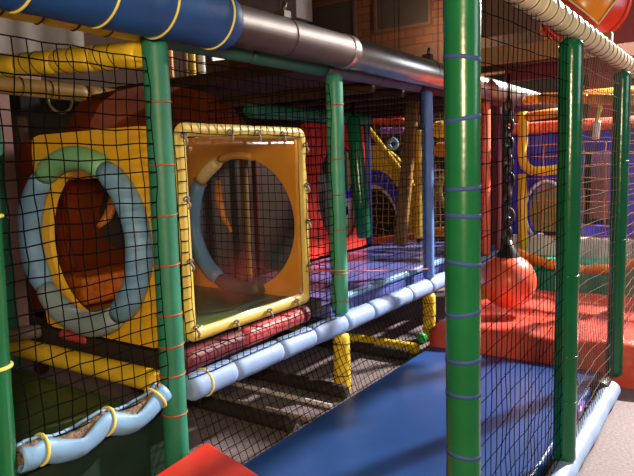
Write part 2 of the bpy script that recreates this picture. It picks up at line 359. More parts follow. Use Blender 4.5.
# top rails, one per bay
beam((0.35, YRL, 2.16), (1.93, YRL, 2.16), 0.044, M_YEL, 'yellow padded rail with dark bands under the big blue sleeve, top left', joints=(0.35, 0.7), ties=(0.3, 0.5, 0.6, 0.7, 0.8, 0.9), tie_m=M_DTIE, tilt=0.02)
beam((1.95, YRL, ZR), (3.42, YRL, ZR), 0.046, M_TEALB, 'dull teal padded rail under the steel pipe, left of the slim teal post', joints=(0.5,))
beam((3.44, YRL, ZR), (4.83, YRL, ZR), 0.045, mat('slate_foam', (0.1, 0.11, 0.18), 0.5), 'slate blue padded rail under the bright part of the steel pipe', joints=(0.5,))
beam((4.85, YRL, ZR), (8.4, YRL, ZR), 0.045, M_MAROON, 'dim maroon padded rail at the far end under the steel pipe', joints=(0.33, 0.66))
# steel pipe with the thick blue sleeve
YPP, ZP = 2.10, 2.236
t = thing('steel_pipe', 'big shiny steel pipe running along the top above the nets', 'pipe', (0.3, YPP, ZP))
MB().tube([(x, YPP, ZP) for x in (0.1, 3.37)], 0.1, 40).build('pipe_section', mat('shaded_steel', (0.2, 0.18, 0.17), 0.48, metal=1.0, bump=0.05), t)['label'] = 'length of pipe with shade put into its grey'  # darker, rougher copy of the steel: shade put into this length's colour
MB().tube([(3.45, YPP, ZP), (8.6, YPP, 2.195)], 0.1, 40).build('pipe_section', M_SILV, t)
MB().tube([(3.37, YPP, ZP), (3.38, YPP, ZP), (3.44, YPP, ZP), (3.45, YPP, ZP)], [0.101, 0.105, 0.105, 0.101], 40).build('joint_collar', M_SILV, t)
for x in (2.78, 4.65):
    MB().ring((x, YPP, ZP), (1, 0, 0), 0.1, 0.004, 40, 6).build('clamp', M_STEEL, t)
    m_ = MB(); m_.box(x - 0.03, x + 0.03, YPP - 0.03, YPP + 0.04, 2.335, 2.37); m_.tube([(x, YPP, 2.37), (x + .02, YPP, 2.42)], 0.012, 8); m_.build('clamp_bolt', M_STEEL, t)
sl = MB().sleeve((0.05, YPP, ZP), (2.31, YPP, ZP), 0.134, 40, wob=0.012, end=0.12).build('blue_sleeve', M_DBLUE, t)
for x in (0.85, 1.27, 1.60, 1.89, 2.23):
    MB().ring((x, YPP, ZP), (1, 0, 0.0), 0.136, 0.0055, 40, 6, tilt=0.02).build('cable_tie', M_YTIE, sl)

# cross beams of the left bay
beam((1.93, YRL + 0.0, 2.06), (1.925, 3.56, 2.145), 0.06, M_YEL, 'fat yellow cross beam with dark loops under the ceiling, upper left', joints=(0.25, 0.5, 0.75), ties=(0.12, 0.2, 0.36, 0.44, 0.6, 0.68, 0.85), tie_m=M_DTIE, tilt=0.03, tr=0.003)
beam((2.0, 3.72, 2.08), (3.3, 3.70, 2.05), 0.055, mat('shaded_yellow_foam', (0.3, 0.16, 0.02), 0.5), 'dimmer yellow beam at the back of the left bay behind the upper cross beam', joints=(0.5,), ties=(0.15, 0.3, 0.6), tie_m=M_DTIE)  # yellow foam darkened: the dimness at the back put into its colour
beam((1.93, YL + 0.065, 0.525), (1.93, 3.55, 0.52), 0.055, M_YEL, 'bright yellow cross beam low in front of the ringed yellow panel', ties=(), tie_m=M_DTIE)
# left bay deck
tag(MB().box(0.72, 2.02, 2.30, 2.34, 0.0, 0.355).build('skirt_board', mat('dark_green_board', (0.012, 0.03, 0.018), 0.4)), 'very dark green skirt board under the sagging torn foam beam', 'board')
tag(MB().box(0.72, 1.86, 2.30, 3.75, 0.36, 0.42).build('deck_mat', M_GRNMAT, bevel=0.015), 'dark green floor mat inside the left net, below the yellow cross beam', 'mat')
beam((2.0, 3.38, 0.62), (1.0, 3.95, 0.60), 0.04, M_GREY, 'grey foam roll behind the end of the low yellow cross beam')
beam((2.02, 2.95, 0.62), (2.02, 3.2, 0.62), 0.03, M_PINK, 'short pink roll under the ringed yellow panel')

# ------------------------------------------------------------------ crawl cube
X0, X1, Y0, Y1, Z0, Z1 = 1.99, 3.1, 2.28, 3.28, 0.70, 1.75
cube = thing('crawl_cube', 'yellow crawl box with two round ringed holes and a framed clear window', 'play box', ((X0 + X1) / 2, (Y0 + Y1) / 2, 0.64))
MB().plate((X0, Y0, Z0 - 0.03), (0, 1, 0), (0, 0, 1), Y1 - Y0, Z1 - Z0 + 0.03, 0.03, (0.51, 0.50), (0.385, 0.40), 0.05).build('hole_panel', M_YELP, cube, bevel=0.008)
MB().plate((X1, Y0, Z0), (0, 1, 0), (0, 0, 1), Y1 - Y0, Z1 - Z0, 0.03, (0.455, 0.47), (0.43, 0.43), 0.05).build('hole_panel', M_AMB, cube, bevel=0.008)
def arc_ring(X, yc, zc, ry, rz, r, a0, a1, m, label=None, seed=0, name='foam_ring'):
    n = max(6, int(abs(a1 - a0) / 7)); pts = []; rr = []
    for i in range(n + 1):
        a = math.radians(a0 + (a1 - a0) * i / n); pts.append((X, yc + ry * math.cos(a), zc + rz * math.sin(a)))
        e = 1 - 0.22 * max(0, 1 - min(i, n - i) / 1.2); rr.append(r * e * (1 + 0.03 * math.sin(i * 1.3 + seed)))
    o = MB().tube(pts, rr, 18).build(name, m, cube)
    if label: o['label'] = label
    return o
# left ring (angles: 0 = towards the back/left, 90 = up, 180 = right)
yc, zc = 2.83, 1.18
arc_ring(1.93, yc, zc, 0.46, 0.435, 0.062, 52, 122, M_RINGG, 'green top section of the foam ring', 1)
arc_ring(1.93, yc, zc, 0.46, 0.435, 0.064, 122, 235, M_LBLUE, 'light blue right section of the foam ring', 2)
arc_ring(1.93, yc, zc, 0.46, 0.435, 0.064, 235, 322, mat('greyed_foam', (0.27, 0.36, 0.42), 0.5), 'greyish blue bottom section of the foam ring', 3)
arc_ring(1.93, yc, zc, 0.46, 0.435, 0.064, 322, 412, M_LBLUE, 'light blue left section of the foam ring', 4)
# right ring, half of it
yc, zc = 2.735, 1.17
arc_ring(3.06, yc, zc, 0.44, 0.44, 0.055, -62, 38, mat('blue_ring', (0.1, 0.27, 0.6), 0.45), 'light blue left part of the inner foam ring', 1)
arc_ring(3.06, yc, zc, 0.44, 0.44, 0.055, -112, -62, mat('slate_ring', (0.06, 0.085, 0.12), 0.45), 'slate blue bottom part of the inner foam ring', 2)
arc_ring(3.06, yc, zc, 0.44, 0.44, 0.046, 40, 68, M_CREAMR, 'cream upper part of the inner foam ring', 3)
arc_ring(3.06, yc, zc, 0.45, 0.45, 0.028, 70, 108, M_AMBR, 'amber top part of the inner foam ring', 4)
for a in (0, -28, 39): 
    a = math.radians(a); MB().ring((3.06, yc + .44 * math.cos(a), zc + .44 * math.sin(a)), (0, -math.sin(a), math.cos(a)), 0.049, 0.003).build('cable_tie', M_RTIE, cube)
MB().box(X0 + 0.02, X1 - 0.02, Y0 + 0.02, Y1, Z0 - 0.03, Z0 + 0.01).build('box_floor', mat('box_green', (0.07, 0.12, 0.03), 0.35, var=0.3, vscale=4), cube)['label'] = 'green floor of the box'
# yellow vinyl border round the window: swept rounded rectangle
def border():
    x0, x1, z0, z1, wd = 2.045, 3.095, 0.69, 1.762, 0.066; m_ = MB(); n = 9; c = 0.07; out = []; inn = []
    for (cx_, cz_, a0) in ((x1 - c, z1 - c, 0), (x0 + c, z1 - c, 90), (x0 + c, z0 + c, 180), (x1 - c, z0 + c, 270)):
        for k in range(n):
            a = math.radians(a0 + 90 * k / (n - 1)); out.append((cx_ + c * math.cos(a), cz_ + c * math.sin(a)))
            sx = 1 if math.cos(math.radians(a0 + 45)) > 0 else -1; sz = 1 if math.sin(math.radians(a0 + 45)) > 0 else -1
            inn.append((cx_ + sx * (c - wd - 0.03) + 0.03 * math.cos(a), cz_ + sz * (c - wd - 0.03) + 0.03 * math.sin(a)))
    K = len(out); vs = []
    for i in range(K):
        o_, i_ = out[i], inn[i]
        for (t_, y) in ((0, 0.015), (0.06, 0.002), (0.5, -0.005), (0.94, 0.002), (1, 0.015)):
            vs.append((o_[0] + (i_[0] - o_[0]) * t_, YL + y - 0.0, o_[1] + (i_[1] - o_[1]) * t_))
    fs = [(i * 5 + j, i * 5 + j + 1, ((i + 1) % K) * 5 + j + 1, ((i + 1) % K) * 5 + j) for i in range(K) for j in range(4)]
    b_ = m_.add(vs, fs).build('window_border', M_YELV, cube)
    for (x, z) in [(2.08, 1.70), (2.40, 1.722), (2.62, 1.725), (2.84, 1.72), (3.06, 1.66), (3.06, 1.42), (3.06, 1.2), (3.06, 0.93), (2.92, 0.735), (2.66, 0.732), (2.38, 0.73), (2.09, 0.77), (2.075, 1.1), (2.075, 1.4)]:
        q = MB(); q.ring((x, YL - 0.016, z), (0.3, 0.6, 0.5), 0.013, 0.005, 12, 6); q.tube([(x - .012, YL - .03, z), (x + .004, YL - .035, z - .03), (x, YL - .03, z - .05)], 0.007, 6)
        q.build('lacing_knot', M_GREY, cube)
border()
MB().box(X0 + 0.02, X1 - 0.02, Y1 - 0.02, Y1, 1.50, Z1).build('back_strip', M_AMB, cube)
clear = bpy.data.materials.new('clear_vinyl'); clear.use_nodes = True
nt = clear.node_tree; nt.nodes.clear(); mo = nt.nodes.new('ShaderNodeOutputMaterial'); mx = nt.nodes.new('ShaderNodeMixShader'); tr_ = nt.nodes.new('ShaderNodeBsdfTransparent'); gl = nt.nodes.new('ShaderNodeBsdfGlossy')
gl.inputs['Roughness'].default_value = 0.12; mx.inputs[0].default_value = 0.035; tr_.inputs[0].default_value = (0.97, 0.95, 0.9, 1)
nt.links.new(tr_.outputs[0], mx.inputs[1]); nt.links.new(gl.outputs[0], mx.inputs[2]); nt.links.new(mx.outputs[0], mo.inputs[0])
vs = [(2.09 + 0.955 * i / 12, YL + 0.008 + 0.003 * math.sin(i * 1.1 + j), 0.735 + 0.98 * j / 12) for j in range(13) for i in range(13)]
fs = [(j * 13 + i, j * 13 + i + 1, (j + 1) * 13 + i + 1, (j + 1) * 13 + i) for j in range(12) for i in range(12)]
o = MB().add(vs, fs).build('clear_window', clear, cube); so = o.modifiers.new('s', 'SOLIDIFY'); so.thickness = 0.002

# red-brown hood behind the box
def hood():
    t = thing('plastic_hood', 'domed translucent-looking red-brown plastic hood rising behind the yellow crawl box', 'play hood', (3.0, 3.7, 0.6))
    prof = [(2.36, 1.72), (2.40, 1.85), (2.47, 1.95), (2.6, 2.04), (2.8, 2.09), (3.1, 2.11), (3.3, 2.105), (3.45, 2.085), (3.58, 2.05), (3.7, 1.99), (3.8, 1.91), (3.88, 1.82), (3.94, 1.72)]
    d = [3.32, 3.34, 3.56, 3.6]; ins = [0.02, 0, 0, 0.03]; vs = []; cx_, cz_ = 3.06, 1.72
    for k in range(4):
        for (x, z) in prof: vs.append((x + (cx_ - x) * ins[k], d[k], z + (cz_ - z) * ins[k]))
    n = len(prof); fs = [(k * n + i, k * n + i + 1, (k + 1) * n + i + 1, (k + 1) * n + i) for k in range(3) for i in range(n - 1)]
    o = MB().add(vs, fs).build('hood_shell', M_RBRN, t); so = o.modifiers.new('s', 'SOLIDIFY'); so.thickness = 0.03
    vs = [(x, y, z) for y in (3.315, 3.335) for (x, z) in prof]
    fs = [tuple(range(n)), tuple(reversed(range(n, 2 * n)))] + [(i + 1, i, n + i, n + i + 1) for i in range(n - 1)] + [(0, n - 1, 2 * n - 1, n)]
    MB().add(vs, fs, False).build('hood_front', M_RBRN, t)
    MB().box(3.13, 3.16, 3.34, 3.64, 0.66, 1.72).build('hood_side', M_RBRN, t)
    MB().box(2.10, 2.13, 3.34, 3.64, 0.66, 1.72).build('hood_side', M_RBRN, t)
    # back wall with a notched dark opening
    yb = 3.65
    MB().plate((2.12, yb, 0.66), (1, 0, 0), (0, 0, 1), 1.04, 1.1, 0.03, (0.72, 0.56), (0.2, 0.24), 0.1, 48).build('hood_back', M_RBRN, t)
    MB().box(2.5, 3.12, yb + 0.03, yb + 0.05, 0.9, 1.55).build('dark_opening', M_DARK, t)
    MB().tube([at(113, 193, Y=yb - .03), at(111, 208, Y=yb - .03), at(107, 218, Y=yb - .03), at(98, 227, Y=yb - .03)], [0.02, 0.035, 0.035, 0.015], 10).build('orange_rim', mat('orange_rim', (0.6, 0.2, 0.03), 0.3), t)
    MB().box(2.3, 3.12, 3.38, 3.63, 0.70, 0.88).build('orange_step', M_SEAT, t, bevel=0.03)
    MB().box(2.10, 3.15, 3.34, 3.65, 0.66, 0.70).build('hood_floor', M_RBRN, t)
    MB().tube([at(60, 190, Y=3.55), at(66, 238, Y=3.5), at(74, 268, Y=3.4)], 0.015, 8).build('shiny_rib', M_RBRN, t)
hood()

# dark red roll and deck edge below the crawl box
beam((2.03, 2.24, 0.60), (3.08, 2.24, 0.62), 0.056, [M_MAROON, M_PINK, M_MAROON], 'dark red netted foam roll lying under the framed window', joints=(0.42, 0.93), wob=0.03)  # pinker middle length: light falling on the roll put into its colour
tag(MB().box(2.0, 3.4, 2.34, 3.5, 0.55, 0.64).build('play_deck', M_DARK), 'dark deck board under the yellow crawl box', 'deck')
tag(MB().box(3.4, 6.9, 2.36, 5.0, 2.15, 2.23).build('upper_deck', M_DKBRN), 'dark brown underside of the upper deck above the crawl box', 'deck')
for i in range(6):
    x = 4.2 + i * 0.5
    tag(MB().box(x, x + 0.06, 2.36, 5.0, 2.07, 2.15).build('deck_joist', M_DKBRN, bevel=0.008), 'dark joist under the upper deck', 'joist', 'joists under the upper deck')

# ground bars under the deck
for i, (x, m_, lab) in enumerate([(2.72, M_DARK, 'dark bar lying on the carpet under the deck, nearest one'), (2.89, M_GREY, 'thin grey bar on the carpet beside the nearest dark bar'), (3.13, M_WHITE, 'pale frayed bar on the carpet beneath the dark red roll'), (3.32, M_DARK, 'dark bar on the carpet behind the pale frayed bar'), (4.40, M_YEL, 'yellow bar on the carpet behind the net near the green ball'), (4.22, M_DARK, 'dark bar on the carpet beside the yellow bar')]):
    r = 0.045 if m_ in (M_DARK, M_YEL) else 0.016
    beam((x, 2.10, r + 0.002), (x, 3.5, r + 0.002), r, m_, lab, joints=(0.5,), name='ground_bar')

# ------------------------------------------------------------------ bay with the red panel
tag(MB().box(3.46, 6.9, 2.31, 3.56, 0.48, 0.57).build('deck_mat', M_DECK, bevel=0.02), 'glossy violet blue deck mat in front of the red panel', 'mat')
beam((3.5, 2.315, 0.60), (6.2, 2.315, 0.60), 0.028, M_LBLUE, 'thin light blue roll along the edge of the violet blue deck mat', joints=(0.2, 0.4, 0.6, 0.8))
p = thing('face_panel', 'red wall panel with a dark oval hole and a round black eye behind it', 'wall panel', (5.65, 3.6, 0.57))
MB().plate((5.02, 3.62, 0.58), (1, 0, 0), (0, 0, 1), 1.2, 1.37, 0.04, (0.66, 0.63), (0.43, 0.52), 0.05).build('panel_board', M_RED, p, bevel=0.01)
MB().box(at(342, 210, Y=3.75).x, 6.18, 3.75, 3.79, 0.6, at(348, 197, Y=3.75).z).build('white_face', M_WHITE, p)
q = at(345, 211, Y=3.73); MB().ring(q, (0, 1, 0), 0.05, 0.012, 20, 6).build('eye_ring', M_BLK, p); MB().tube([q + Vector((0, 0.01, 0)), q + Vector((0, -0.01, 0))], 0.028, 14).build('eye_pupil', M_BLK, p)
q = at(347, 198, Y=3.74); MB().box(5.1, 6.18, 3.80, 3.83, 0.6, 2.0).build('dark_back', M_DARK, p); MB().box(q.x - 0.1, 6.18, 3.72, 3.76, at(348, 198, Y=3.75).z, at(348, 191, Y=3.75).z).build('blue_cap', M_BLUEW, p)
beam((4.2, 3.6, 2.03), (6.3, 3.6, 2.03), 0.07, M_TEAL, 'teal padded beam across the top of the red panel', joints=(0.33, 0.66))
post(6.3, 3.62, 0.58, 2.145, 0.045, mat('navy_foam', (0.03, 0.05, 0.2), 0.4), 'thin navy post at the right end of the red panel')
t = thing('punch_bag', 'dark green vinyl bag hanging tilted in front of the red panel', 'punch bag', at(364, 238, X=5.0))
a, b = at(364, 238, X=5.0), at(353, 116, X=5.0)
MB().tube([a, a.lerp(b, 0.02), a.lerp(b, 0.3), a.lerp(b, 0.6), a.lerp(b, 0.97), b], [0.05, 0.068, 0.072, 0.07, 0.062, 0.04], 20).build('bag_body', M_DGREEN, t)
MB().tube([b, (b.x, b.y, 2.12)], 0.012, 8).build('hanging_cord', M_BLK, t)
t = thing('leaning_board', 'brown padded board leaning upright, wrapped in thin cords, left of the light blue post', 'board', at(395, 243, X=5.6))
a, b = at(400, 246, X=5.6), at(413.5, 99, X=5.6)
MB().obox(a, b, 0.12, 0.07, (0, 1, 0)).build('board', M_BROWNP, t, bevel=0.015)
for k in range(13):
    q = a.lerp(b, (k + 0.5) / 13.5); MB().tube([q + Vector((-0.045, s_ * 0.065, 0.01 * math.sin(s_ * 3))) for s_ in (-1, -0.5, 0, 0.5, 1)], 0.004, 5).build('wrapped_cord', M_BCORD, t)
# ------------------------------------------------------------------ right hand net wall, plane Y = 0.66
YR = 0.66
post(1.686, YR, 0.0, 2.06, 0.0505, M_GREEN, 'tall bright green vinyl post with dark blue tape bands, nearest the camera', (0.68, 0.866, 0.969, 1.109, 1.253, 1.389, 1.466, 1.659, 1.821), M_BTAPE, tie_name='tape_band', tilt=0.007, n=32)
post(2.975, YR, 0.09, 2.055, 0.052, M_DGREEN, 'dark green vinyl post at the middle of the right hand net wall', (0.4, 0.62, 1.0), M_DGREEN, tr=0.003, n=32)
post(4.36, YR, 0.09, 2.055, 0.05, M_DGREEN, 'farther dark green vinyl post beside the red mattress edge, right side', (0.5, 1.0, 1.5), M_DGREEN, tr=0.003, n=32)
post(5.75, YR, 0.32, 2.055, 0.05, M_DGREEN, 'dark green post at the far right end of the net wall')
beam((1.1, YR, 2.112), (6.1, YR, 2.112), 0.052, M_CREAM, 'cream padded top rail with many dark seams, upper right', joints=[i / 42 for i in range(1, 42)], ties=[i / 42 for i in range(1, 42)], tie_m=M_DTIE, tr=0.0022, wob=0.01, gap=0.0003)
# torn pale foam along the floor
t = thing('torn_foam_beam', 'pale blue foam strip torn along its side on the floor at the right', 'beam', (1.2, YR, 0.0))
MB().sleeve((1.2, YR - 0.01, 0.058), (4.2, YR - 0.01, 0.058), 0.056, 18, wob=0.05, step=0.04).build('foam_sleeve', mat('pale_foam', (0.24, 0.33, 0.5), 0.5), t)
tt = MB(); r_ = random.Random(3)
for i in range(46):
    x = 2.9 + i * 0.028; q = Vector((x, YR + 0.04 + r_.uniform(0, .012), 0.06 + r_.uniform(-.01, .02)))
    tt.tube([q, q + Vector((r_.uniform(-.02, .02), r_.uniform(0, .02), r_.uniform(-.02, .02))), q + Vector((r_.uniform(-.03, .03), r_.uniform(0, .03), -0.03))], r_.uniform(0.006, 0.012), 6)
tt.build('torn_edge', M_DARK, t)
tag(MB().tube([at(604, 384, X=4.2), at(604, 384, X=4.2) + Vector((-0.16, 0, 0))], [0.062, 0.065], 18).build('foam_offcut', M_BLKR, bevel=0.01), 'black foam roll end lying at the far end of the pale torn strip', 'foam roll')
# nets
net('fine black net between the bright green post and the middle dark green post', (1.72, YR, 0.10), (1, 0, 0), (0, 0, 1), 1.22, 1.95, 0.052, 0.0016, M_BLK, seed=1, wav=0.005, stepv=0.075, slant=0.04)
net('bulging net with lit grey cords between the two dark green posts of the right hand wall', (3.02, YR, 0.10), (1, 0, 0), (0, 0, 1), 1.31, 1.95, 0.055, 0.0019, M_LITCORD, seed=2, bulge=-0.07, stepv=0.08)
net('net beyond the farther dark green post at the right edge', (4.42, YR, 0.34), (1, 0, 0), (0, 0, 1), 1.28, 1.7, 0.07, 0.0024, M_LITCORD, seed=3)
net('coarse black net across the left bay in front of the ringed yellow panel', (1.08, YL - 0.03, 0.52), (1, 0, 0), (0, 0, 1), 0.80, 1.51, 0.062, 0.0029, M_BLK, seed=4, wav=0.012, bulge=-0.03)
net('black net laced around the yellow framed window', (2.0, YL - 0.04, 0.54), (1, 0, 0), (0, 0, 1), 1.31, 1.5, 0.056, 0.0026, M_BLK, holes=[(0.1, 1.02, 0.2, 1.12)], seed=5, wav=0.01)
net('net between the slim teal post and the light blue post', (3.50, YL, 0.54), (1, 0, 0), (0, 0, 1), 1.28, 1.49, 0.058, 0.0020, M_BLK, seed=6, wav=0.01)
net('net between the light blue post and the salmon red post', (4.89, YL, 0.54), (1, 0, 0), (0, 0, 1), 1.31, 1.49, 0.06, 0.0020, M_BLK, seed=7)
net('black net hanging below the pale blue sausage beam down to the carpet', (2.02, 2.02, 0.01), (1, 0, 0), (0, 0.39, 0.92), 1.34, 0.44, 0.048, 0.0026, M_BLK, seed=8, stepv=0.05, wav=0.008)
net('black net under the beam between the two yellow post feet', (3.38, 2.02, 0.01), (1, 0, 0), (0, 0.39, 0.92), 1.4, 0.44, 0.05, 0.0025, M_BLK, seed=9, wav=0.008)
net('dim net wall behind the round hole of the crawl box', (3.42, 2.3, 0.62), (0, 1, 0), (0, 0, 1), 1.3, 1.4, 0.06, 0.0028, M_BLK, seed=10)
net('brown net over the yellow and blue arch at the back', (6.95, 2.4, 0.6), (0, 1, 0), (0, 0, 1), 1.9, 1.5, 0.085, 0.004, M_BCORD, seed=11, wav=0.03)
net('wide orange brown net hanging in front of the deep blue panel', (6.72, 0.75, 0.72), (0, 1, 0), (0, 0, 1), 1.2, 0.95, 0.19, 0.005, mat('orange_cord', (0.6, 0.25, 0.08), 0.6, bump=0), seed=14, wav=0.04, stepv=0.12)
# red guy cord across the net
tag(MB().tube([at(306, 271, Y=YL - .05), at(370, 271, Y=YL - .05), at(428, 269, Y=YL - .05)], 0.004, 6).build('guy_cord', M_RTIE), 'thin red cord stretched level across the net by the violet deck', 'cord')

# ------------------------------------------------------------------ floor mats
tag(MB().box(0.9, 4.38, 0.735, 1.975, 0.002, 0.1).build('floor_mat', M_MATB, bevel=0.02), 'large glossy blue floor mat in the middle of the walkway', 'mat')
def wedge():
    z0, z1 = 0.105, 0.26
    c = [at(207, 440, Z=z1), at(120, 497, Z=z1), at(330, 518, Z=z1)]
    d = c[1] + (c[2] - c[0]); P = [c[0], c[1], d, c[2]]
    vs = [(p.x, p.y, z) for z in (z0, z1) for p in P]
    o = MB().add(vs, [(0, 1, 2, 3), (7, 6, 5, 4), (0, 4, 5, 1), (1, 5, 6, 2), (2, 6, 7, 3), (3, 7, 4, 0)], False).build('red_block', M_RED, bevel=0.02)
    tag(o, 'bright red vinyl block whose corner pokes up on the near blue mat, bottom centre', 'mat')
wedge()
def lumpy(name, x0, x1, y0, y1, z0, z1, m, label, seed=0, amp=0.03, nx=60, ny=60):
    vs = []; K = []
    for j in range(ny + 1):
        for i in range(nx + 1):
            u, v = i / nx, j / ny; e = min(u, 1 - u, v, 1 - v); rd = min(1, e / 0.03) ** 0.5
            x, y = x0 + (x1 - x0) * u, y0 + (y1 - y0) * v
            h = noise.noise(Vector((x * 2.3 + seed, y * 2.3, seed))) * amp + abs(noise.noise(Vector((x * 6, y * 6, seed + 4)))) * amp * 0.6
            vs.append((x, y, z1 - 0.05 + 0.05 * rd + h * rd))
    fs = [(j * (nx + 1) + i, j * (nx + 1) + i + 1, (j + 1) * (nx + 1) + i + 1, (j + 1) * (nx + 1) + i) for j in range(ny) for i in range(nx)]
    edge = [i for i in range(nx)] + [j * (nx + 1) + nx for j in range(ny)] + [ny * (nx + 1) + i for i in range(nx, 0, -1)] + [j * (nx + 1) for j in range(ny, 0, -1)]
    o0 = len(vs); vs += [(vs[k][0], vs[k][1], z0) for k in edge]; n = len(edge)
    fs += [(edge[(k + 1) % n], edge[k], o0 + k, o0 + (k + 1) % n) for k in range(n)]; fs.append(tuple(o0 + k for k in range(n)))
    return tag(MB().add(vs, fs).build(name, m), label, 'mat')
lumpy('crash_mattress', 4.40, 6.1, -1.4, 2.0, 0.002, 0.262, M_REDM, 'big crumpled red crash mattress behind the right hand nets', 2, 0.05)
q = at(422, 338, Z=0.045)
tag(MB().lathe((q.x, q.y, 0), [(0.0001, .002), (.02, .004), (.036, .015), (.043, .045), (.036, .075), (.02, .087), (0.0001, .09)], 20).build('play_ball', mat('green_ball', (0.03, 0.4, 0.1), 0.3, bump=0)), 'small green ball on the carpet beyond the corner of the blue mat', 'ball')
tag(MB().tube([at(577, 418, Z=0.125), at(580, 410, Z=0.135), at(583, 402, Z=0.125)], [0.01, 0.018, 0.01], 8).build('fabric_scrap', M_PURP), 'small purple scrap on the blue mat behind the middle dark green post', 'scrap')

# hanging ball
t = thing('hanging_ball', 'orange-red ball hanging on a thick black chain above the red mattress', 'ball swing', (5.0, 1.56, 0.345))
bc = at(508, 281, X=5.0); R = 0.224
MB().lathe((bc.x, bc.y, bc.z), [(0.0001, -R)] + [(R * math.sin(PI * k / 22), -R * math.cos(PI * k / 22)) for k in range(1, 21)] + [(0.03, R * 0.99)], 32).build('ball_body', M_BALLR, t)
MB().lathe((bc.x, bc.y, bc.z + R), [(0.10, -0.035), (0.085, 0.01), (0.05, 0.05), (0.03, 0.11), (0.0001, 0.115)], 24).build('rubber_cap', M_BLKR, t)
zz = bc.z + R + 0.1; k = 0
while zz < 2.0:
    ax = (1, 0, 0) if k % 2 else (0, 1, 0); ctr = Vector((bc.x + 0.008 * math.sin(k), bc.y + 0.012 * math.sin(k * 1.7), zz)); L_ = 0.05
    u = Vector((0, 1, 0)) if k % 2 else Vector((1, 0, 0))
    pts = [ctr + u * (0.028 * math.cos(2 * PI * i / 14)) + Vector((0, 0, 0.048 * math.sin(2 * PI * i / 14))) for i in range(14)]
    MB().tube(pts, 0.017, 6, closed=True).build('chain_link', M_BLKR if k % 3 else M_STEEL, t); zz += 0.072; k += 1
MB().tube([(bc.x, bc.y, zz - 0.03), (bc.x, bc.y, 2.2)], 0.009, 8).build('hanging_strap', M_BLK, t)

# ------------------------------------------------------------------ ball pit wall and blue panel beyond the mattress
XP = 6.9
p = thing('pit_wall', 'teal padded pit wall with an orange roll on top, beyond the red mattress', 'pit wall', (6.3, 1.2, 0))
MB().box(6.25, 6.4, -0.6, 1.78, 0.0, 0.42).build('teal_pad', M_TEALP, p, bevel=0.03)
pa = [at(x, y, X=6.3) for x, y in ((511, 251), (530, 258), (556, 266), (585, 270), (612, 269), (640, 262))]
for i in range(len(pa) - 1): MB().sleeve(pa[i], pa[i + 1], 0.05, 14).build('orange_roll', M_ORG, p)
MB().box(6.42, 6.75, -0.6, 2.0, 0.0, 0.50).build('teal_pad', M_TEALP, p, bevel=0.03)
MB().box(6.76, 6.86, -0.6, 2.12, 0.0, 0.70).build('white_ledge', M_WHITE, p, bevel=0.03)
# blue panel
ya, yb_, za, zb = -0.4, 2.17, 0.6, 1.82
p = thing('blue_wall_panel', 'deep blue wall panel with a round hole and brown window behind the right nets', 'wall panel', (XP + 0.05, 0.9, 0.6))
hc = at(556, 212, X=XP)
MB().plate((XP + 0.05, 1.45, za), (0, 1, 0), (0, 0, 1), yb_ - 1.45 , zb - za, 0.05, (hc.y - 1.45 + 0.1, hc.z - za), (0.2, 0.30), 0.02).build('panel_board', M_BLUEW, p)
MB().tube([(XP, hc.y + 0.1 + 0.23 * math.cos(a * PI / 12), hc.z + 0.33 * math.sin(a * PI / 12)) for a in range(24)], 0.018, 8, closed=True).build('hole_rim', M_WHITE, p)
MB().box(XP + 0.3, XP + 0.33, 1.3, 2.2, 0.7, 1.6).build('olive_back', M_OLIVEY, p)
y0, y1, z0, z1 = xrect(XP, (583, 152), (609, 226))
f = MB(); f.box(XP + .02, XP + .08, y1, 1.45, za, zb); f.box(XP + .02, XP + .08, ya, y0, za, zb); f.box(XP + .02, XP + .08, y0, y1, za, z0); f.box(XP + .02, XP + .08, y0, y1, z1, zb); f.build('panel_board', M_BLUEW, p)
MB().box(XP + 0.3, XP + 0.34, y0 - .1, y1 + .1, z0 - .1, z1 + .1).build('dark_back', M_DARK, p)
for fy in (0.35, 0.75): MB().box(XP + 0.2, XP + 0.25, y0 + (y1 - y0) * (1 - fy) - 0.06, y0 + (y1 - y0) * (1 - fy) + 0.05, z0 + .05, z1).build('brown_slat', M_TAN, p)
beam((XP - 0.05, ya, zb + 0.03), (XP - 0.05, 2.17, zb + 0.03), 0.06, M_SALM, 'salmon red padded beam along the top of the deep blue panel', joints=(0.25, 0.5, 0.75))
beam((XP - 0.1, ya, zb + 0.33), (XP - 0.1, 1.98, zb + 0.32), 0.05, M_ORG, 'orange padded beam above the salmon red beam on the right', joints=(0.25, 0.5, 0.75), ties=(0.1, 0.3, 0.6, 0.8), tie_m=M_DTIE)
# yellow pipe frame
XF = 6.6
t = thing('pipe_frame', 'bright yellow curved pipe frame in front of the deep blue panel', 'pipe frame', at(522, 240, X=XF))
pts = [at(x, y, X=XF) for x, y in ((523, 112), (523, 135), (522, 155), (525, 166), (532, 171), (545, 171), (560, 169), (575, 167))]
MB().tube(pts, 0.05, 14).build('curved_pipe', M_YEL, t)
MB().tube([at(522, 174, X=XF), at(523, 248, X=XF)], 0.048, 14).build('upright_pipe', M_YEL, t)
MB().tube([at(516, 118, X=XF), at(560, 112, X=XF)], 0.045, 14).build('top_pipe', M_ORG, t)
# white tag hanging
t = thing('hanging_tube', 'white tube hanging from a yellow strap between the two dark green posts', 'tube', at(597, 140, X=5.2))
a, b = at(596, 139, X=5.2), at(597, 121, X=5.2)
MB().tube([a, b], 0.027, 14).build('white_tube', mat('white_plastic', (0.95, 0.92, 0.85), 0.4, bump=0), t); MB().tube([b, at(600, 108, X=5.2), at(597, 102, X=5.2)], 0.018, 8).build('yellow_strap', M_YTIE, t)
t = MB(); tag(beam(at(540, 98, X=5.2), at(640, 100, X=5.2), 0.04, M_ORG, 'orange beam just above the hanging white tube', joints=(0.5,)), 'orange beam just above the hanging white tube', 'beam')
